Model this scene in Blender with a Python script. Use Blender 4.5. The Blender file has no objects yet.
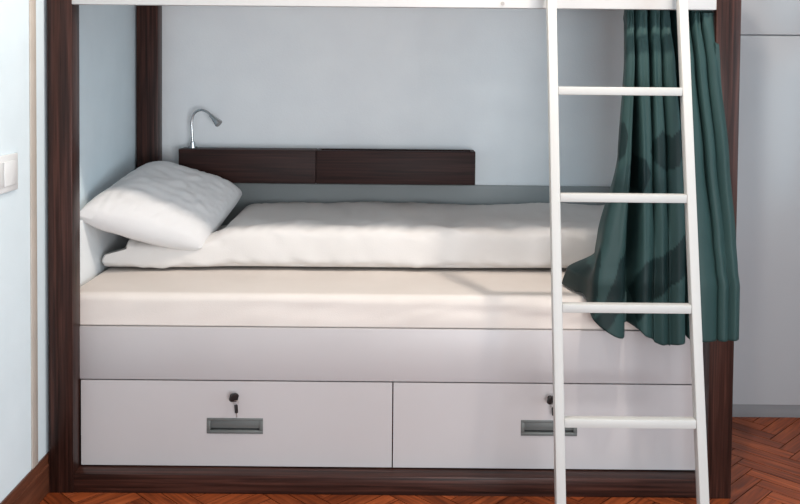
import bpy, bmesh, math, random
from mathutils import Vector, Matrix, noise
random.seed(7)
C = bpy.context.scene
COL = C.collection

# ------------------------------------------------------------------ camera
f_px, cx, cy, cz, pitch, roll = 875.0, 1.1255, -2.7814, 1.3623, 0.0338, 0.0089
F = Vector((0, math.cos(pitch), -math.sin(pitch)))
R = Vector((1, 0, 0)); U = R.cross(F)
R2 = R*math.cos(roll) + U*math.sin(roll); U2 = U*math.cos(roll) - R*math.sin(roll)
cd = bpy.data.cameras.new('camera'); cam = bpy.data.objects.new('camera', cd); COL.objects.link(cam)
cam.matrix_world = Matrix(((R2.x, U2.x, -F.x, cx), (R2.y, U2.y, -F.y, cy), (R2.z, U2.z, -F.z, cz), (0, 0, 0, 1)))
cd.sensor_fit = 'HORIZONTAL'; cd.sensor_width = 36.0; cd.lens = f_px*36.0/800.0
cd.shift_x = 0.0; cd.shift_y = -0.1857; cd.clip_start = 0.05
C.camera = cam

# ------------------------------------------------------------------ world, lights, exposure
w = bpy.data.worlds.new('world'); C.world = w; w.use_nodes = True
bg = w.node_tree.nodes['Background']; bg.inputs[0].default_value = (0.80, 0.90, 1.0, 1); bg.inputs[1].default_value = 0.70

def area(name, loc, target, size, power, col, sy=None, spread=math.pi):
    l = bpy.data.lights.new(name, 'AREA'); l.energy = power; l.color = col
    l.shape = 'RECTANGLE' if sy else 'DISK'; l.size = size
    if sy: l.size_y = sy
    l.spread = spread
    o = bpy.data.objects.new(name, l); COL.objects.link(o); o.location = loc
    o.rotation_euler = (Vector(target)-Vector(loc)).to_track_quat('-Z', 'Y').to_euler()
    return o
area('window_daylight', (4.15, -1.6, 1.45), (0.0, -0.9, 1.1), 1.8, 36, (0.55, 0.84, 1.0), 1.7)
area('low_front_fill', (2.25, -4.3, 0.72), (1.1, 0.0, 0.9), 1.5, 97, (0.95, 0.97, 1.0), 1.2)  # added unseen fill, imitating sunlight bounced off the floor in front
area('ceiling_downlight', (1.90, -0.56, 2.60), (1.3, 0.3, 0.8), 0.07, 22, (1.0, 0.90, 0.80))
area('ceiling_downlight', (0.85, -0.56, 2.60), (0.7, 0.3, 0.8), 0.09, 13, (1.0, 0.90, 0.80))
vs = C.view_settings
vs.view_transform = 'Standard'; vs.look = 'None'; vs.exposure = 0.0; vs.gamma = 1.0; vs.use_curve_mapping = False

# ------------------------------------------------------------------ materials
def mat(name, col, rough=0.5, metal=0.0, spec=0.5, coat=0.0):
    m = bpy.data.materials.new(name); m.use_nodes = True
    b = m.node_tree.nodes['Principled BSDF']
    b.inputs['Base Color'].default_value = (*col, 1); b.inputs['Roughness'].default_value = rough
    b.inputs['Metallic'].default_value = metal; b.inputs['Specular IOR Level'].default_value = spec
    b.inputs['Coat Weight'].default_value = coat
    return m
def nd(m, t, **kw):
    n = m.node_tree.nodes.new(t)
    for k, v in kw.items(): setattr(n, k, v)
    return n
def ramp(m, stops):
    r = nd(m, 'ShaderNodeValToRGB'); e = r.color_ramp.elements
    while len(e) < len(stops): e.new(0.5)
    for el, (p, c) in zip(e, stops): el.position = p; el.color = (*c, 1)
    return r
def mottle(m, c1, c2, scale=3.0, bump=0.0, bscale=200.0):
    L = m.node_tree.links; b = m.node_tree.nodes['Principled BSDF']
    tc = nd(m, 'ShaderNodeTexCoord'); n = nd(m, 'ShaderNodeTexNoise'); n.inputs['Scale'].default_value = scale; n.inputs['Detail'].default_value = 4
    L.new(tc.outputs['Object'], n.inputs['Vector'])
    r = ramp(m, [(0.35, c1), (0.65, c2)]); L.new(n.outputs['Fac'], r.inputs[0]); L.new(r.outputs[0], b.inputs['Base Color'])
    if bump:
        n2 = nd(m, 'ShaderNodeTexNoise'); n2.inputs['Scale'].default_value = bscale; n2.inputs['Detail'].default_value = 3
        L.new(tc.outputs['Object'], n2.inputs['Vector'])
        bp = nd(m, 'ShaderNodeBump'); bp.inputs['Strength'].default_value = bump; bp.inputs['Distance'].default_value = 0.002
        L.new(n2.outputs['Fac'], bp.inputs['Height']); L.new(bp.outputs[0], b.inputs['Normal'])
    return m
def wood(name, axis, dark, mid, light, rough=0.35):
    m = mat(name, mid, rough, spec=0.25); L = m.node_tree.links; b = m.node_tree.nodes['Principled BSDF']
    tc = nd(m, 'ShaderNodeTexCoord'); mp = nd(m, 'ShaderNodeMapping')
    s = [95.0, 95.0, 95.0]; s[axis] = 2.6; mp.inputs['Scale'].default_value = s
    L.new(tc.outputs['Object'], mp.inputs['Vector'])
    n = nd(m, 'ShaderNodeTexNoise'); n.inputs['Scale'].default_value = 1.0; n.inputs['Detail'].default_value = 6; n.inputs['Distortion'].default_value = 0.6
    L.new(mp.outputs[0], n.inputs['Vector'])
    r = ramp(m, [(0.30, dark), (0.5, mid), (0.72, light)]); L.new(n.outputs['Fac'], r.inputs[0]); L.new(r.outputs[0], b.inputs['Base Color'])
    bp = nd(m, 'ShaderNodeBump'); bp.inputs['Strength'].default_value = 0.15; bp.inputs['Distance'].default_value = 0.001
    L.new(n.outputs['Fac'], bp.inputs['Height']); L.new(bp.outputs[0], b.inputs['Normal'])
    return m
WD = ((0.010, 0.004, 0.003), (0.034, 0.0125, 0.009), (0.074, 0.028, 0.020))
M = {}
M['walnut_v'] = wood('walnut_upright', 2, *WD)
M['walnut_h'] = wood('walnut_lying', 0, *WD)
DK = ((0.010, 0.0035, 0.0028), (0.026, 0.009, 0.007), (0.046, 0.017, 0.013))
M['dark_h'] = wood('dark_walnut_lying', 0, *DK, rough=0.55)
M['skirt'] = wood('skirting_wood', 1, (0.07, 0.022, 0.012), (0.13, 0.045, 0.024), (0.19, 0.07, 0.038), 0.4)
M['lacquer'] = mottle(mat('white_lacquer', (0.6, 0.59, 0.6), 0.38, spec=0.4), (0.47, 0.44, 0.44), (0.49, 0.46, 0.46), 2.0)
M['cabinet'] = mottle(mat('cabinet_lacquer', (0.6, 0.6, 0.62), 0.24, spec=0.45), (0.325, 0.325, 0.335), (0.345, 0.345, 0.355), 1.5)
M['board_white'] = mat('white_board', (0.74, 0.76, 0.77), 0.4)
M['board_shaded'] = mat('shade_toned_board', (0.25, 0.27, 0.27), 0.5)  # darker than the white board: the back board's shade put into its colour
M['white_paint'] = mat('white_paint', (0.55, 0.54, 0.515), 0.45, spec=0.3)
M['rail_paint'] = mat('white_rail_lacquer', (0.58, 0.57, 0.56), 0.35, spec=0.3)
M['wall'] = mottle(mat('painted_wall', (0.7, 0.72, 0.73), 0.85, spec=0.2), (0.77, 0.795, 0.81), (0.80, 0.825, 0.835), 6.0, 0.25, 160)
M['wall_blue'] = mottle(mat('pale_blue_wall', (0.7, 0.8, 0.84), 0.85, spec=0.2), (0.68, 0.775, 0.82), (0.71, 0.805, 0.85), 6.0, 0.25, 160)
M['ceiling'] = mat('ceiling_paint', (0.8, 0.8, 0.79), 0.9)
M['strip'] = mottle(mat('beige_strip', (0.52, 0.46, 0.40), 0.5), (0.48, 0.43, 0.38), (0.55, 0.49, 0.43), 8)
M['toe'] = mat('grey_toe_kick', (0.18, 0.175, 0.18), 0.5, spec=0.3)
M['sheet'] = mottle(mat('cream_sheet', (0.8, 0.74, 0.67), 0.85, spec=0.15), (0.66, 0.60, 0.555), (0.69, 0.63, 0.585), 5.0, 0.3, 300)
M['linen'] = mottle(mat('white_linen', (0.8, 0.77, 0.73), 0.85, spec=0.15), (0.66, 0.63, 0.605), (0.69, 0.66, 0.635), 5.0, 0.3, 260)
M['pillow'] = mottle(mat('white_pillowcase', (0.82, 0.81, 0.8), 0.85, spec=0.15), (0.66, 0.65, 0.645), (0.69, 0.68, 0.675), 5.0, 0.3, 260)
M['grey_metal'] = mat('grey_metal', (0.135, 0.145, 0.14), 0.5, 0.25)
M['slot'] = mat('dark_slot', (0.03, 0.03, 0.03), 0.6)
M['chrome'] = mat('brushed_chrome', (0.55, 0.57, 0.58), 0.25, 1.0)
M['black'] = mat('black_plastic', (0.012, 0.010, 0.010), 0.4)
M['keygrey'] = mat('steel_key', (0.45, 0.43, 0.40), 0.3, 1.0)
M['lens'] = mat('lamp_glass', (0.25, 0.25, 0.24), 0.2)
M['switch'] = mat('switch_plastic', (0.78, 0.79, 0.79), 0.3)
M['capgrey'] = mat('grey_cap', (0.35, 0.33, 0.32), 0.5)
# curtain cloth: woven pattern and the flap's painted shade come from a colour attribute
m = mat('green_cloth', (0.05, 0.12, 0.11), 0.5, spec=0.35); L = m.node_tree.links; b = m.node_tree.nodes['Principled BSDF']
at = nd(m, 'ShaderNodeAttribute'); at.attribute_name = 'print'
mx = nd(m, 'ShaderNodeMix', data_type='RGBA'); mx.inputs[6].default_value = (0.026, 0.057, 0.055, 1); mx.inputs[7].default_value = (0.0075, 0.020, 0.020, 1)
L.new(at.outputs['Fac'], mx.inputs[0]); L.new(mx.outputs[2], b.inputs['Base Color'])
b.inputs['Specular IOR Level'].default_value = 0.2
M['cloth'] = m
# parquet block: tone per block from a colour attribute, grain along the block from its second channel
m = mat('parquet_oak', (0.25, 0.08, 0.03), 0.4, spec=0.3); L = m.node_tree.links; b = m.node_tree.nodes['Principled BSDF']
at = nd(m, 'ShaderNodeAttribute'); at.attribute_name = 'tone'
sp = nd(m, 'ShaderNodeSeparateColor'); L.new(at.outputs['Color'], sp.inputs[0])
tc = nd(m, 'ShaderNodeTexCoord')
def grain(ang):
    mp0 = nd(m, 'ShaderNodeMapping'); mp0.inputs['Rotation'].default_value = (0, 0, ang)
    mp = nd(m, 'ShaderNodeMapping'); mp.inputs['Scale'].default_value = (6, 90, 20)
    L.new(tc.outputs['Object'], mp0.inputs[0]); L.new(mp0.outputs[0], mp.inputs[0])
    n = nd(m, 'ShaderNodeTexNoise'); n.inputs['Scale'].default_value = 1; n.inputs['Detail'].default_value = 5; n.inputs['Distortion'].default_value = 0.5
    L.new(mp.outputs[0], n.inputs['Vector']); return n
g1, g2 = grain(-math.pi/4), grain(math.pi/4)
mg = nd(m, 'ShaderNodeMix', data_type='FLOAT'); L.new(sp.outputs[1], mg.inputs[0]); L.new(g1.outputs['Fac'], mg.inputs[2]); L.new(g2.outputs['Fac'], mg.inputs[3])
r1 = ramp(m, [(0.3, (0.11, 0.024, 0.008)), (0.55, (0.27, 0.062, 0.018)), (0.8, (0.40, 0.11, 0.036))]); L.new(mg.outputs[0], r1.inputs[0])
hv = nd(m, 'ShaderNodeMix', data_type='RGBA', blend_type='MULTIPLY'); hv.inputs[0].default_value = 1
tr = ramp(m, [(0.0, (0.58, 0.50, 0.46)), (1.0, (1.28, 1.22, 1.15))]); L.new(sp.outputs[0], tr.inputs[0])
L.new(r1.outputs[0], hv.inputs[6]); L.new(tr.outputs[0], hv.inputs[7])
gp = nd(m, 'ShaderNodeMix', data_type='RGBA'); gp.inputs[7].default_value = (0.012, 0.004, 0.002, 1)
L.new(sp.outputs[2], gp.inputs[0]); L.new(hv.outputs[2], gp.inputs[6]); L.new(gp.outputs[2], b.inputs['Base Color'])
bp = nd(m, 'ShaderNodeBump'); bp.inputs['Strength'].default_value = 0.25; bp.inputs['Distance'].default_value = 0.001
L.new(mg.outputs[0], bp.inputs['Height']); L.new(bp.outputs[0], b.inputs['Normal'])
M['parquet'] = m

# ------------------------------------------------------------------ helpers
class MB:
    def __init__(s): s.bm = bmesh.new()
    def box(s, x0, x1, y0, y1, z0, z1, bev=0.0015, seg=2):
        t = bmesh.new(); bmesh.ops.create_cube(t, size=1.0)
        for v in t.verts: v.co = Vector(((x0+x1)/2+v.co.x*(x1-x0), (y0+y1)/2+v.co.y*(y1-y0), (z0+z1)/2+v.co.z*(z1-z0)))
        if bev: bmesh.ops.bevel(t, geom=list(t.edges), offset=bev, segments=seg, affect='EDGES', profile=0.5)
        s.join(t); return s
    def join(s, t, mtx=None):
        me = bpy.data.meshes.new('tmp'); t.to_mesh(me); t.free()
        if mtx: me.transform(mtx)
        s.bm.from_mesh(me); bpy.data.meshes.remove(me)
    def prism(s, p, q, wx, wy, bev=0.003):
        """box of section wx (sideways, world X) by wy running from p to q"""
        p, q = Vector(p), Vector(q); d = q-p; n = d.normalized()
        x = Vector((1, 0, 0)); x = (x-n*x.dot(n)).normalized(); y = n.cross(x)
        t = bmesh.new(); bmesh.ops.create_cube(t, size=1.0)
        for v in t.verts: v.co = Vector((v.co.x*wx, v.co.y*wy, v.co.z*d.length))
        if bev: bmesh.ops.bevel(t, geom=list(t.edges), offset=bev, segments=2, affect='EDGES', profile=0.5)
        mt = Matrix((x, y, n)).transposed().to_4x4(); mt.translation = (p+q)/2
        s.join(t, mt); return s
    def tube(s, pts, rad, n=12):
        """swept tube; rad is a number or a list of one radius per point"""
        pts = [Vector(p) for p in pts]; rs = rad if isinstance(rad, (list, tuple)) else [rad]*len(pts)
        bm = s.bm; rings = []; up = None
        for i, p in enumerate(pts):
            d = (pts[min(i+1, len(pts)-1)]-pts[max(i-1, 0)]).normalized()
            if up is None: up = d.orthogonal().normalized()
            up = (up-d*up.dot(d)).normalized(); sd = d.cross(up)
            rings.append([bm.verts.new(p+(up*math.cos(a)+sd*math.sin(a))*rs[i]) for a in [2*math.pi*k/n for k in range(n)]])
        for a, c in zip(rings, rings[1:]):
            for k in range(n): bm.faces.new((a[k], a[(k+1) % n], c[(k+1) % n], c[k]))
        bm.faces.new(rings[0][::-1]); bm.faces.new(rings[-1]); return s
    def build(s, name, m, parent=None, smooth=True, label=None):
        bm = s.bm
        if parent is not None:
            for v in bm.verts: v.co -= parent_origin(parent)
        bmesh.ops.recalc_face_normals(bm, faces=list(bm.faces))
        me = bpy.data.meshes.new(name); bm.to_mesh(me); bm.free()
        me.materials.append(m)
        if smooth:
            for p in me.polygons: p.use_smooth = True
            try: me.set_sharp_from_angle(angle=math.radians(35))
            except Exception: pass
        o = bpy.data.objects.new(name, me); COL.objects.link(o)
        if parent is not None: o.parent = parent
        if label: o['label'] = label
        return o
def parent_origin(p):
    v = Vector((0, 0, 0))
    while p is not None: v += p.location; p = p.parent
    return v
def thing(name, label, cat, loc, group=None):
    o = bpy.data.objects.new(name, None); COL.objects.link(o); o.location = loc; o.empty_display_size = 0.05
    return tag(o, label, cat, group)
def tag(o, label, cat, group=None):
    o['label'] = label; o['category'] = cat
    if group: o['group'] = group
    return o
def struct(name, mb, m, smooth=True):
    o = mb.build(name, m, None, smooth); o['kind'] = 'structure'; return o
def catmull(P, t):
    n = len(P)-1; x = min(max(t, 0), 1)*n; i = min(int(x), n-1); u = x-i
    a, b_, c, d = P[max(i-1, 0)], P[i], P[i+1], P[min(i+2, n)]
    return tuple(0.5*((2*q)+(r-p)*u+(2*p-5*q+4*r-s)*u*u+(3*q-p-3*r+s)*u**3) for p, q, r, s in zip(a, b_, c, d))
def sst(a, b_, x):
    t = min(max((x-a)/(b_-a), 0), 1); return t*t*(3-2*t)

# ------------------------------------------------------------------ the room
XW, YB, H = -0.008, 1.022, 2.65
struct('wall_left', MB().box(XW-0.1, XW, -4.5, YB+0.1, -0.05, H, 0), M['wall_blue'])
struct('wall_back', MB().box(XW, 4.2, YB, YB+0.1, -0.05, H, 0), M['wall'])
struct('wall_right', MB().box(4.2, 4.3, -4.5, YB+0.1, -0.05, H, 0), M['wall'])
struct('ceiling', MB().box(XW-0.1, 4.3, -4.5, YB+0.1, H, H+0.1, 0), M['ceiling'])
# herringbone parquet: every block a bevelled quad of one floor mesh
def floor():
    bm = bmesh.new(); lay = bm.verts.layers.float_color.new('tone')
    x0, x1, y0, y1 = XW, 4.2, -4.5, YB
    wd, n, g = 0.058, 5, 0.0010
    e1 = Vector((1, 1, 0)).normalized(); e2 = Vector((-1, 1, 0)).normalized()
    ox, oy = 2.364-e1.x*n*wd, 0.139-e1.y*n*wd
    vs_ = [bm.verts.new(p) for p in ((x0, y0, -0.003), (x1, y0, -0.003), (x1, y1, -0.003), (x0, y1, -0.003))]
    for v in vs_: v[lay] = (0, 0, 1, 1)
    bm.faces.new(vs_)
    lo = [bm.verts.new(p) for p in ((x0, y0, -0.05), (x1, y0, -0.05), (x1, y1, -0.05), (x0, y1, -0.05))]
    for v in lo: v[lay] = (0, 0, 1, 1)
    bm.faces.new(lo[::-1])
    for k in range(4): bm.faces.new((vs_[k], lo[k], lo[(k+1) % 4], vs_[(k+1) % 4]))
    rng = random.Random(3)
    for a in range(-120, 121):
        for mm in range(-16, 17):
            for vert in (0, 1):
                bx, by = a+mm*n, a-mm*n
                if vert: q = (bx, by+1, bx+1, by+1+n)
                else: q = (bx, by, bx+n, by+1)
                ce = Vector((ox, oy, 0))+e1*(q[0]+q[2])/2*wd+e2*(q[1]+q[3])/2*wd
                if not (x0-0.2 < ce.x < x1+0.2 and y0-0.2 < ce.y < y1+0.2): continue
                tone = (rng.random(), float(vert), 0, 1)
                def pt(u, v, z):
                    p = Vector((ox, oy, 0))+e1*u*wd+e2*v*wd
                    return Vector((p.x, p.y, z))
                def quad(ins, z): return [pt(q[0]+ins, q[1]+ins, z), pt(q[2]-ins, q[1]+ins, z), pt(q[2]-ins, q[3]-ins, z), pt(q[0]+ins, q[3]-ins, z)]
                T = [bm.verts.new(p) for p in quad((g+0.0008)/wd, 0)]; B = [bm.verts.new(p) for p in quad(g/wd, -0.003)]
                for v in T: v[lay] = tone
                for v in B: v[lay] = (0, 0, 1, 1)
                bm.faces.new(T)
                for k in range(4): bm.faces.new((B[k], B[(k+1) % 4], T[(k+1) % 4], T[k]))
    for co, no in (((x0, 0, 0), (-1, 0, 0)), ((x1, 0, 0), (1, 0, 0)), ((0, y1, 0), (0, 1, 0)), ((0, y0, 0), (0, -1, 0))):
        bmesh.ops.bisect_plane(bm, geom=list(bm.verts)+list(bm.edges)+list(bm.faces), dist=1e-6, plane_co=co, plane_no=no, clear_outer=True)
    me = bpy.data.meshes.new('floor'); bm.to_mesh(me); bm.free(); me.materials.append(M['parquet'])
    o = bpy.data.objects.new('floor', me); COL.objects.link(o); o['kind'] = 'structure'
floor()
bb = MB()
bb.box(XW, XW+0.007, -4.5, YB, 0, 0.126, 0.002)
bb.box(XW, XW+0.0095, -4.5, YB, 0, 0.094, 0.0015)
struct('baseboard_left', bb, M['skirt'])
struct('wall_strip_1', MB().box(XW, XW+0.005, -0.108, -0.066, 0.126, H, 0.0012), M['strip'])  # narrow beige strip on the wall beside the bed post

# light switch on the left wall
sw = thing('light_switch', 'white double rocker light switch on the left wall', 'light switch', (XW, -0.305, 1.067))
MB().box(XW, XW+0.009, -0.40, -0.208, 1.012, 1.12, 0.003).build('switch_plate', M['switch'], sw)
for a, c in ((-0.386, -0.309), (-0.303, -0.226)):
    MB().box(XW+0.009, XW+0.0125, a, c, 1.03, 1.102, 0.002).build('rocker', M['switch'], sw)

# ------------------------------------------------------------------ wardrobe at the right
wr = thing('wardrobe', 'tall glossy white built-in wardrobe with grey plinth right of the bunk', 'wardrobe', (2.23, 1.0, 0))
MB().box(2.222, 4.19, 0.69, YB-0.002, 0.056, 2.45, 0.001).build('carcass', M['cabinet'], wr)
MB().box(2.225, 4.19, 0.680, YB-0.004, 0.0, 0.0555, 0.001).build('toe_kick', M['toe'], wr, label='grey recessed plinth strip')
for k in range(3):
    a = 2.224+k*0.6555; c = a+0.652
    MB().box(a, c, 0.668, 0.689, 0.056, 1.5245, 0.001).build('door', M['cabinet'], wr)
    MB().box(a, c, 0.668, 0.689, 1.530, 2.448, 0.001).build('door', M['cabinet'], wr)

# ------------------------------------------------------------------ bunk bed
P = 0.08; LX = 2.21; RY = 0.062
bed = thing('bunk_bed', 'dark walnut and white bunk bed with two drawers under the lower berth', 'bunk bed', (1.105, 0.5, 0))
for x, y0, y1 in ((0.003, 0, 0.07), (LX-P-0.003, 0, 0.07), (0.001, 0.95, 1.018), (LX-0.092, 0.95, 1.018)):
    MB().box(x, x+(0.078 if y0 == 0 else 0.091), y0, y1, 0, 2.1, 0.002).build('post', M['walnut_v'], bed, label='dark walnut corner post')
MB().box(P, LX-P, 0.003, RY+0.06, 0, 0.061, 0.002).build('plinth', M['walnut_h'], bed, label='dark walnut plinth board')
MB().box(P+0.001, LX-P-0.001, RY, RY+0.018, 0.3515, 0.5255, 0.001).build('front_panel', M['lacquer'], bed, label='wide white board above the drawers')
MB().box(0.032, LX-0.032, RY+0.018, 1.0, 0.49, 0.526, 0.001).build('bed_base', M['lacquer'], bed)
MB().box(0.0, 0.03, 0.071, 0.949, 0.1, 0.848, 0.002).build('head_board', M['board_white'], bed)
MB().box(LX-0.03, LX, 0.071, 0.949, 0.1, 0.848, 0.002).build('foot_board', M['lacquer'], bed)
MB().box(P, LX-P, 0.996, 1.016, 0.1, 0.881, 0.002).build('back_board', M['board_shaded'], bed)
rail = MB().box(P, LX-P, 0.004, 0.034, 1.574, 1.79, 0.002).build('upper_rail', M['rail_paint'], bed, label='white lacquered rail of the upper berth')
bx_ = 1.448
MB().tube([(bx_, 0.0005, 1.588), (bx_, 0.006, 1.588)], [0.006, 0.006], 16).build('screw_cap', M['capgrey'], rail)
MB().box(P, LX-P, 0.975, 1.005, 1.662, 1.79, 0.002).build('upper_back_rail', M['rail_paint'], bed)
MB().box(0.004, LX-0.004, 0.071, 0.949, 1.668, 1.69, 0.001).build('upper_deck', M['board_white'], bed)
MB().box(P+0.002, LX-P-0.002, 0.036, 0.07, 1.665, 1.69, 0.001).build('upper_deck_edge', M['lacquer'], bed)
MB().tube([(P, 0.076, 1.605), (LX-P, 0.076, 1.605)], 0.006, 12).build('curtain_track', M['white_paint'], bed)

# drawers: front with a recessed metal pull and a lock
def drawer(x0, x1, hx0, hx1, hz0, hz1, lx, lz):
    z0, z1 = 0.065, 0.3475; y0, y1 = RY, RY+0.018
    g = 0.002
    mb = MB(); bv = 0.0008
    mb.box(x0, hx0+g, y0, y1, z0, z1, bv); mb.box(hx1-g, x1, y0, y1, z0, z1, bv)
    t = MB()   # front with a rectangular hole, as one clean mesh
    bm = bmesh.new()
    xs, zs = [x0, hx0+g, hx1-g, x1], [z0, hz0+g, hz1-g, z1]
    def grid(y): return [[bm.verts.new((x, y, z)) for z in zs] for x in xs]
    A, B = grid(y0), grid(y1)
    for i in range(3):
        for j in range(3):
            if i == 1 and j == 1: continue
            bm.faces.new((A[i][j], A[i+1][j], A[i+1][j+1], A[i][j+1])); bm.faces.new((B[i][j], B[i][j+1], B[i+1][j+1], B[i+1][j]))
    for i in range(3):
        bm.faces.new((A[i][0], B[i][0], B[i+1][0], A[i+1][0])); bm.faces.new((A[i][3], A[i+1][3], B[i+1][3], B[i][3]))
        bm.faces.new((A[0][i], A[0][i+1], B[0][i+1], B[0][i])); bm.faces.new((A[3][i], B[3][i], B[3][i+1], A[3][i+1]))
    for a, c in (((1, 1), (2, 1)), ((2, 1), (2, 2)), ((2, 2), (1, 2)), ((1, 2), (1, 1))):
        bm.faces.new((A[a[0]][a[1]], A[c[0]][c[1]], B[c[0]][c[1]], B[a[0]][a[1]]))
    mb.bm.free(); mb.bm = bm
    d = mb.build('drawer', M['lacquer'], bed, smooth=False)
    MB().box(x0+0.02, x1-0.02, y1+0.001, 0.72, z0+0.01, z1-0.06, 0.001).build('drawer_box', M['lacquer'], d)
    h = MB(); rim = 0.009; yf = y0-0.002
    h.box(hx0, hx1, yf, y0+0.010, hz1-rim, hz1, 0.0007); h.box(hx0, hx1, yf, y0+0.010, hz0, hz0+rim*1.2, 0.0007)
    h.box(hx0, hx0+rim*1.3, yf, y0+0.010, hz0+rim, hz1-rim, 0.0005); h.box(hx1-rim*1.3, hx1, yf, y0+0.010, hz0+rim, hz1-rim, 0.0005)
    hb = h.build('handle', M['grey_metal'], d, label='grey recessed metal pull')
    MB().box(hx0+rim, hx1-rim, y0+0.004, y0+0.012, hz0+rim+0.008, hz1-rim, 0.0005).build('finger_plate', M['grey_metal'], hb)
    MB().box(hx0+rim, hx1-rim, y0+0.011, y0+0.013, hz0+rim*0.9, hz0+rim+0.009, 0.0002).build('finger_slot', M['slot'], hb)
    MB().tube([(lx, y0-0.0015, lz), (lx, y0+0.006, lz)], [0.0085, 0.0085], 20).build('lock', M['chrome'], d)
drawer(P+0.005, 1.1085, 0.499, 0.684, 0.1735, 0.2255, 0.592, 0.301)
drawer(1.1125, LX-P-0.003, 1.533, 1.718, 0.1755, 0.2275, 1.627, 0.302)

def drawer_key(lx, lz, label):
    k = thing('drawer_key', label, 'key', (lx, RY-0.002, lz), 'keys in the bed drawer locks')
    y = RY-0.002
    def bow(cx_, cy_, cz_, wx, hz, th, tilt):
        t = bmesh.new(); bmesh.ops.create_cube(t, size=1)
        for v in t.verts: v.co = Vector((v.co.x*wx, v.co.y*th, v.co.z*hz))
        bmesh.ops.bevel(t, geom=[e for e in t.edges if abs((e.verts[0].co-e.verts[1].co).y) > th*0.5], offset=min(wx, hz)*0.30, segments=5, affect='EDGES', profile=0.5)
        bmesh.ops.bevel(t, geom=list(t.edges), offset=th*0.2, segments=2, affect='EDGES', profile=0.5, clamp_overlap=True)
        mb = MB(); mb.join(t, Matrix.Translation((cx_, cy_, cz_)) @ Matrix.Rotation(tilt, 4, 'Y') @ Matrix.Rotation(math.radians(38), 4, 'Z')); return mb
    MB().box(lx-0.0012, lx+0.0012, y-0.012, y, lz-0.0035, lz+0.0035, 0.0004).build('blade', M['keygrey'], k)
    bow(lx, y-0.021, lz+0.001, 0.030, 0.027, 0.009, 0.25).build('bow', M['black'], k, label='black plastic key head')
    pts = [(lx+0.007+0.0085*math.sin(a), y-0.022-0.002*math.cos(a), lz-0.016+0.0085*math.cos(a)) for a in [2*math.pi*i/20 for i in range(21)]]
    MB().tube(pts, 0.0008, 6).build('key_ring', M['keygrey'], k)
    bow(lx+0.008, y-0.022, lz-0.036, 0.010, 0.028, 0.006, -0.08).build('spare_bow', M['black'], k)
    MB().box(lx+0.0085, lx+0.0115, y-0.023, y-0.021, lz-0.064, lz-0.048, 0.0004).build('spare_blade', M['keygrey'], k)
drawer_key(0.592, 0.301, 'black headed key with hanging spare in the left drawer lock')
drawer_key(1.627, 0.302, 'black headed key partly behind the ladder in the right drawer lock')

# ------------------------------------------------------------------ mattress
def mattress():
    bm = bmesh.new()
    x0, x1, y0, y1, z0, z1 = 0.036, 2.172, 0.068, 0.992, 0.527, 0.634
    r = 0.026; nx, ny = 150, 60
    # profile across Y: bottom front -> up the front -> round -> top -> back
    prof = []
    for k in range(10): prof.append((y0, z0+0.004+(z1-r-z0-0.004)*k/9, 'f'))
    for k in range(1, 8):
        a = math.pi/2*k/7; prof.append((y0+r-r*math.cos(a), z1-r+r*math.sin(a), 'c'))
    for k in range(1, 40): prof.append((y0+r+(y1-y0-2*r)*k/39, z1, 't'))
    for k in range(1, 8):
        a = math.pi/2*k/7; prof.append((y1-r+r*math.sin(a), z1-r+r*math.cos(a), 'b'))
    prof.append((y1, z0+0.004, 'b')); prof.append((y1-0.004, z0, 'u')); prof.append((y0+0.004, z0, 'u'))
    rows = []
    for i in range(nx+1):
        t = i/nx; x = x0+(x1-x0)*t
        e = min(t, 1-t)*(x1-x0); inset = 0.0
        if e < r: inset = r-math.sqrt(max(r*r-(r-e)**2, 0))
        row = []
        for (y, z, k) in prof:
            yy, zz = y, z
            if k in 'tcb': zz -= inset*0.6
            if k in 'fc': yy += inset*0.8
            hgt = (z-z0)/(z1-z0)
            if k in 'fc':   # taut diagonal pulls in the sheet front
                a = noise.noise(Vector((x*2.2+z*9.0, z*14.0, 0.3)))+0.5*noise.noise(Vector((x*7-z*22, z*9, 4.1)))
                zz -= 0.010*sst(0.5, 1.7, x)*sst(0.3, 0.75, hgt)*sst(1.02, 0.85, hgt)
                amp = (0.003+0.008*sst(0.8, 1.4, x))*math.sin(math.pi*min(max(hgt, 0), 1))
                yy += amp*a
                yy += 0.0035*sst(0.055, 0.0, abs(hgt-0.62)*0.1)*(noise.noise(Vector((x*1.7, 2, 0)))+0.2)
            if k == 't': zz += 0.0018*noise.noise(Vector((x*4, y*4, 7)))
            row.append(bm.verts.new((x, yy, zz)))
        rows.append(row)
    n = len(prof)
    for a, c in zip(rows, rows[1:]):
        for j in range(n): bm.faces.new((a[j], a[(j+1) % n], c[(j+1) % n], c[j]))
    bm.faces.new(rows[0]); bm.faces.new(rows[-1][::-1])
    mb = MB(); mb.bm.free(); mb.bm = bm
    o = mb.build('mattress', M['sheet']); tag(o, 'mattress in a smooth cream fitted sheet on the lower berth', 'mattress')
mattress()

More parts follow.
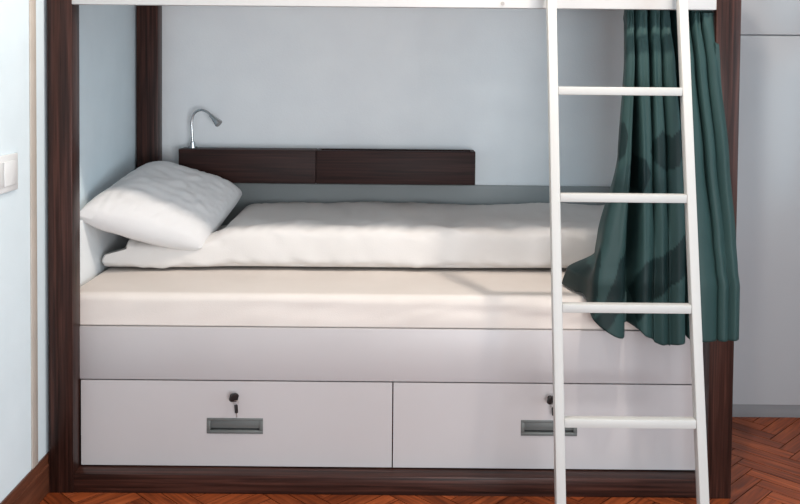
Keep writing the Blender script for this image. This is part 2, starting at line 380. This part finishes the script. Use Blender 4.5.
# ------------------------------------------------------------------ duvet, folded lengthways along the wall
def duvet():
    bm = bmesh.new(); yb = 0.985; zb = 0.6365; nx = 190; ns = 72
    rows = []
    for i in range(nx+1):
        t = i/nx; x = 0.060+(2.12-0.060)*t
        top = 0.744+0.056*sst(0.36, 0.52, x)+0.006*noise.noise(Vector((x*3.1, 0, 0)))
        yf = 0.400-0.006*noise.noise(Vector((x*2.4, 5, 0)))-0.012*sst(0.6, 0.2, x)+0.025*sst(1.2, 2.1, x)
        row = []
        for k in range(ns):
            a = 2*math.pi*k/ns; c_, s_ = math.cos(a), math.sin(a)
            # superellipse, flat underneath
            ex = 0.36
            yy = math.copysign(abs(c_)**ex, c_); zz = math.copysign(abs(s_)**ex, s_)
            front = yy < 0
            y = (yf+yb)/2+yy*(yb-yf)/2
            z = (zb+top)/2+zz*(top-zb)/2
            if z > zb+0.06: z += 0.018*max(0, (y-yf)/(yb-yf))
            if z > zb+0.015:
                p = Vector((x*5.0, y*5.0, z*5.0))
                wv = 0.008*noise.noise(p)+0.010*(0.35-abs(noise.noise(Vector((x*5+y*6, y*5-x*2.5, 2)))))+0.004*noise.noise(Vector((x*26-y*14, y*20, z*18)))
                z += wv*1.1
                if front: y -= 0.006*noise.noise(Vector((x*16+z*20, z*14, 9)))*abs(zz < 0.98)
                if x < 0.5: z -= 0.05*sst(0.5, 0.4, x)*sst(yf+0.06, yf+0.16, y)*(1 if s_ > 0 else 0)
                # a plump crest along the front fold, sinking towards the wall
                z += 0.003*math.exp(-((y-yf-0.09)/0.07)**2)*sst(0.45, 0.7, x)
            # two folded layers show at the pillow end
            xe = x
            if i < 30:
                q = (1-i/30.0)
                h = (z-zb)/0.10
                xe = x+q*q*0.062*sst(0.60, 0.72, h)+q*q*0.026*min(1, (2*min(h/0.64, 1)-1)**4)-q*0.012
                if 0.58 < h < 0.72: xe += 0.012*q
            row.append(bm.verts.new((xe, y, max(z, zb))))
        rows.append(row)
    for a, c in zip(rows, rows[1:]):
        for j in range(ns): bm.faces.new((a[j], a[(j+1) % ns], c[(j+1) % ns], c[j]))
    for row, sg in ((rows[0], -1), (rows[-1], 1)):
        prev = row; cen = sum((v.co for v in row), Vector())/ns
        for s_, dx in ((0.9, 0.008), (0.7, 0.012), (0.4, 0.013)):
            cur = [bm.verts.new(Vector((v.co.x+sg*dx, cen.y+(v.co.y-cen.y)*(1-(1-s_)*0.35), cen.z+(v.co.z-cen.z)*s_))) for v in row]
            for j in range(ns): bm.faces.new((prev[j], prev[(j+1) % ns], cur[(j+1) % ns], cur[j]))
            prev = cur
        bm.faces.new(prev)
    mb = MB(); mb.bm.free(); mb.bm = bm
    o = mb.build('duvet', M['linen']); tag(o, 'white duvet folded lengthways on the back half of the mattress', 'duvet')
duvet()

# ------------------------------------------------------------------ pillow, propped on the head board
def pillow():
    Lc, Bc, Rc = Vector((0.0, 0.205, 0.868)), Vector((0.415, 0.385, 0.712)), Vector((0.482, 0.86, 0.856))
    Tc = Vector((0.09, 0.80, 0.985))
    nrm = (Bc-Lc).cross(Tc-Lc).normalized()
    if nrm.z < 0: nrm = -nrm
    n = 64; bm = bmesh.new()
    def P(s, t):
        q_ = 1-0.045*(s*s*t*t)**2; s, t = s*q_, t*q_
        u, v = (s+1)/2, (t+1)/2     # u: L->B, v: L->T
        # edges bow inwards between the pointed corners
        u2 = 0.5+(u-0.5)*(1-0.02*(1-abs(2*v-1)**2)); v2 = 0.5+(v-0.5)*(1-0.02*(1-abs(2*u-1)**2))
        return Lc*(1-u2)*(1-v2)+Bc*u2*(1-v2)+Rc*u2*v2+Tc*(1-u2)*v2
    def hgt(s, t):
        return (max(1-abs(s)**2.6, 0)*max(1-abs(t)**2.8, 0))**0.42
    top, bot = [], []
    for i in range(n+1):
        rt, rb = [], []
        for j in range(n+1):
            s, t = -1+2*i/n, -1+2*j/n
            p = P(s, t); h = hgt(s, t)
            edge = min(1-abs(s), 1-abs(t))
            wr_ = 0.007*noise.noise(Vector((s*2.2, t*2.2, 1)))+0.005*noise.noise(Vector((s*5+t*2, t*7, 3)))*sst(0.0, 0.4, edge)
            rad = sst(0.5, 0.05, edge)*0.004*noise.noise(Vector((s*13, t*13, 5)))+0.006*sst(0.5, -0.7, t)*(0.3-abs(noise.noise(Vector((s*7+t*1.5, t*1.6, 11)))))
            rt.append(p+nrm*(0.094*h+(wr_+rad)*min(1, h*1.5)))
            rb.append(p-nrm*(0.086*h-0.005*noise.noise(Vector((s*4, t*4, 9)))*min(1, h*1.5)))
        top.append(rt); bot.append(rb)
    V = {}
    for i in range(n+1):
        for j in range(n+1):
            V['t', i, j] = bm.verts.new(top[i][j])
            V['b', i, j] = V['t', i, j] if i in (0, n) or j in (0, n) else bm.verts.new(bot[i][j])
    for i in range(n):
        for j in range(n):
            bm.faces.new((V['t', i, j], V['t', i+1, j], V['t', i+1, j+1], V['t', i, j+1]))
            bm.faces.new((V['b', i, j], V['b', i, j+1], V['b', i+1, j+1], V['b', i+1, j]))
    mb = MB(); mb.bm.free(); mb.bm = bm
    o = mb.build('pillow', M['pillow']); tag(o, 'plump white pillow propped against the head end on the duvet', 'pillow')
pillow()

# ------------------------------------------------------------------ wall shelf and reading lamp
sh = thing('wall_shelf', 'long dark wood box shelf on the back wall above the bed', 'shelf', (0.82, 0.995, 0.965))
y0, y1, z0, z1 = 0.90, 0.9955, 0.895, 1.037
x0, xm, x1 = 0.193, 0.773, 1.446
MB().box(x0, xm-0.0008, y0, y1, z0, z1, 0.003).build('closed_section', M['dark_h'], sh)
t = MB(); t.box(xm+0.0008, x1, y0, y0+0.016, z0, z1-0.001, 0.003); t.box(xm+0.0008, x1, y1-0.012, y1, z0, z1, 0.002)
t.box(xm+0.0008, x1, y0+0.01, y1-0.01, z0, z0+0.016, 0.001); t.box(xm+0.0008, xm+0.016, y0+0.008, y1-0.008, z0+0.002, z1-0.001, 0.001); t.box(x1-0.016, x1, y0+0.008, y1-0.006, z0+0.002, z1-0.001, 0.002)
t.build('open_trough', M['dark_h'], sh)

lp = thing('reading_lamp', 'small chrome gooseneck reading lamp on the left end of the shelf', 'lamp', (0.2400, 0.955, 1.037))
MB().tube([(0.2400, 0.955, 1.0372), (0.2400, 0.955, 1.045), (0.2400, 0.955, 1.0455), (0.2400, 0.955, 1.062), (0.2400, 0.955, 1.066)], [0.019, 0.019, 0.012, 0.011, 0.006], 24).build('lamp_base', M['chrome'], lp)
ctl = [(0.2400, 0.955, 1.064), (0.2370, 0.955, 1.11), (0.2370, 0.953, 1.155), (0.2490, 0.950, 1.187), (0.2740, 0.945, 1.2005), (0.3000, 0.938, 1.196), (0.3230, 0.93, 1.180)]
MB().tube([catmull(ctl, k/40) for k in range(41)], 0.0052, 12).build('gooseneck', M['chrome'], lp)
a, c = Vector((0.3200, 0.931, 1.182)), Vector((0.3610, 0.915, 1.144)); d = (c-a)
hd = MB().tube([a, a+d*0.06, a+d*0.35, a+d*0.6, a+d*0.95, a+d], [0.006, 0.0085, 0.010, 0.0135, 0.018, 0.0172], 24).build('lamp_head', M['chrome'], lp)
MB().tube([a+d*1.001, a+d*1.02], [0.0155, 0.0150], 24).build('lamp_lens', M['lens'], hd)

# ------------------------------------------------------------------ curtain
def curtain():
    rows = {}
    # every row: the ridges of the folds from left to right (in thousandths), how deep the cloth tucks in after each, and the front depth
    spec = {1.555: (((1856, 1876), (1884, 1921), (1932, 1959), (1964, 1993), (2021, 2055), (2062, 2086), (2091, 2124)), (70, 75, 55, 80, 55, 30), (42, 42, 42, 42, 40, 28, 15)),
            1.40: (((1851, 1874), (1884, 1921), (1932, 1960), (1967, 2004), (2024, 2064), (2071, 2098), (2104, 2138)), (130, 130, 90, 130, 80, 30), (12, 10, 10, 8, 2, -6, -15)),
            1.10: (((1828, 1862), (1892, 1930), (1937, 1972), (1980, 2029), (2043, 2090), (2096, 2124), (2130, 2168)), (170, 70, 55, 110, 50, 18), (-16, -16, -18, -22, -30, -35, -36)),
            0.84: (((1776, 1846), (1892, 1934), (1941, 1978), (1986, 2036), (2049, 2117), (2122, 2150), (2154, 2190)), (150, -4, -4, 80, 16, 2), (-34, -32, -36, -40, -46, -48, -48)),
            0.76: (((1752, 1842), (1890, 1933), (1940, 1977), (1986, 2034), (2047, 2124), (2129, 2158), (2162, 2194)), (100, -8, -8, 70, 12, 0), (-38, -38, -42, -45, -52, -54, -54)),
            0.70: (((1744, 1841), (1886, 1930), (1937, 1977), (1985, 2032), (2045, 2130), (2136, 2166), (2170, 2200)), (80, -9, -9, 66, 10, -2), (-44, -44, -50, -52, -58, -60, -58)),
            0.645: (((1744, 1841), (1886, 1930), (1937, 1977), (1985, 2032), (2045, 2130), (2136, 2166), (2170, 2200)), (80, -9, -9, 66, 10, -2), (-44, -44, -50, -52, -58, -60, -58))}
    flap = {0.645: [(1.692, .225), (1.700, .18), (1.716, .115), (1.734, .055)],
            0.76: [(1.792, .175), (1.786, .145), (1.782, .105), (1.775, .055)],
            0.70: [(1.706, .215), (1.710, .165), (1.724, .110), (1.740, .055)],
            0.84: [(1.796, .150), (1.790, .125), (1.786, .095), (1.780, .050)]}
    for z_, (rg, dp, fr) in spec.items():
        x1 = rg[0][0]/1000
        q = list(flap.get(z_, [(x1+0.020, fr[0]/1000+0.055), (x1+0.010, fr[0]/1000+0.070), (x1+0.002, fr[0]/1000+0.055), (x1-0.002, fr[0]/1000+0.030)]))
        for k, ((a_, b_), f_) in enumerate(zip(rg, fr)):
            a_, b_, f_ = a_/1000, b_/1000, f_/1000
            bulge = min(0.016, (b_-a_)*0.35)
            q += [(a_, f_+bulge), ((a_+b_)/2, f_), (b_, f_+bulge)]
            if k < 6: q.append(((b_+rg[k+1][0]/1000)/2, f_+bulge+dp[k]/1000))
        rows[z_] = q
    zs = sorted(rows, reverse=True)
    hem = [.640, .641, .642, .644, .590, .548, .530, .560, .560, .540, .528, .524, .519, .514, .512, .512, .512, .516, .522, .545, .532, .528, .528, .532, .530, .530, .531, .532, .531, .532, .535]
    NU, NV = 420, 150; bm = bmesh.new(); lay = bm.verts.layers.float_color.new('print')
    # dark leaf-like printed shapes, then the flap's painted shade, outlined in the plane of the hanging cloth (x, z)
    def tox(u): return 1.8455+(u-628)*0.003185
    def toz(v): return 1.565-(v-12)*0.003205
    polys = [[(590, 335), (588, 322), (604, 308), (613, 280), (622, 256), (629, 249), (632, 262), (630, 290), (616, 318), (604, 336)],
             [(648, 258), (664, 254), (676, 246), (684, 232), (692, 226), (692, 262), (688, 270), (672, 282), (652, 300), (640, 320), (636, 290)],
             [(656, 138), (662, 130), (672, 136), (686, 124), (692, 122), (692, 140), (686, 146), (680, 164), (668, 170), (658, 162), (652, 150)],
             [(619, 122), (627, 122), (629, 135), (627, 152), (618, 164), (610, 168), (613, 150)],
             [(630, 166), (636, 146), (648, 158), (652, 172), (644, 190), (634, 184)],
             [(560, 312), (560, 240), (603, 240), (600, 290), (596, 312)]]  # last outline paints the shade of the flap lying on the mattress
    polys = [[(tox(u), toz(v)) for u, v in q] for q in polys]
    def inside(x, z, q):
        r = False
        for (xa, za), (xb, zb_) in zip(q, q[1:]+q[:1]):
            if (za > z) != (zb_ > z) and x < (xb-xa)*(z-za)/(zb_-za)+xa: r = not r
        return r
    grid = []
    for i in range(NV+1):
        v = i/NV; line = []
        for k in range(NU+1):
            u = k/NU
            hz = catmull([(h,) for h in hem], u)[0]
            z = 1.60+(hz-1.60)*v
            # place in the control rows; the lowest row is the hem row
            zz = max(z, 0.645) if z > 0.645 else 0.645
            for a_, b_ in zip(zs, zs[1:]):
                if zz >= b_: break
            tt = min(max((a_-zz)/(a_-b_), 0), 1); tt = tt*tt*(3-2*tt)*0.5+tt*0.5
            A, B = catmull(rows[a_], u), catmull(rows[b_], u)
            x, y = A[0]+(B[0]-A[0])*tt, A[1]+(B[1]-A[1])*tt
            if z < 0.645:
                q = (0.645-z)/0.14
                if u > 0.14: x += 0.004*q*(1 if 0.3 < u < 0.7 else 0.3)
            # puckers under the heading tape
            pk = sst(1.47, 1.565, z)
            y += 0.004*pk*math.sin(u*math.pi*46+3*noise.noise(Vector((u*20, z*8, 0))))*(1 if z < 1.57 else 0.3)
            x += 0.003*pk*noise.noise(Vector((u*40, z*40, 2)))
            y += 0.0035*noise.noise(Vector((u*16, z*3.5, 3)))*(1-pk)
            if u > 0.12 and z < 0.66: y = min(y, 0.044)
            if x > 2.122 and z < 1.47: y = min(y, -0.009)
            if z >= 1.47: x = min(x, 2.1245)
            if z > 1.568: y = min(max(y, 0.038), 0.11)
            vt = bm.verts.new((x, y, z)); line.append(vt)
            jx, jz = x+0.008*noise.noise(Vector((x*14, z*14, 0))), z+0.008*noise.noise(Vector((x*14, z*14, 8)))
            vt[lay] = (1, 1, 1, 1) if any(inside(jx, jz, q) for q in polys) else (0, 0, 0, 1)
        grid.append(line)
    for a_, b_ in zip(grid, grid[1:]):
        for k in range(NU): bm.faces.new((a_[k], a_[k+1], b_[k+1], b_[k]))
    mb = MB(); mb.bm.free(); mb.bm = bm
    o = mb.build('curtain', M['cloth']); tag(o, 'dark green patterned curtain gathered at the foot end of the bunk', 'curtain')
    for p in o.data.polygons: p.use_smooth = True
    s = o.modifiers.new('thickness', 'SOLIDIFY'); s.thickness = 0.0016; s.offset = 0
curtain()

# ------------------------------------------------------------------ ladder
ld = thing('bunk_ladder', 'white painted wooden ladder leaning on the upper berth rail', 'ladder', (1.79, -0.37, 0))
def yl(z): return -0.067-(1.6-z)*0.190
XL, XR = 1.590, 1.994
for x in (XL, XR):
    st = MB().prism((x, yl(0.012), 0.012), (x, yl(1.80), 1.80), 0.0275, 0.032, 0.003).build('stile', M['white_paint'], ld)
    MB().prism((x, yl(0.0005), 0.0005), (x, yl(0.013), 0.013), 0.029, 0.034, 0.001).build('rubber_foot', M['black'], st)
    MB().box(x-0.011, x+0.011, -0.026, 0.046, 1.792, 1.796, 0.0005).box(x-0.011, x+0.011, 0.0405, 0.0445, 1.755, 1.796, 0.0005).build('hook', M['grey_metal'], st)
for zt in (1.643, 1.328, 1.011, 0.696, 0.381, 0.066):
    zc = zt-0.0125
    MB().box(XL+0.0137, XR-0.0137, yl(zc)-0.015, yl(zc)+0.015, zt-0.025, zt, 0.003).build('rung', M['white_paint'], ld)
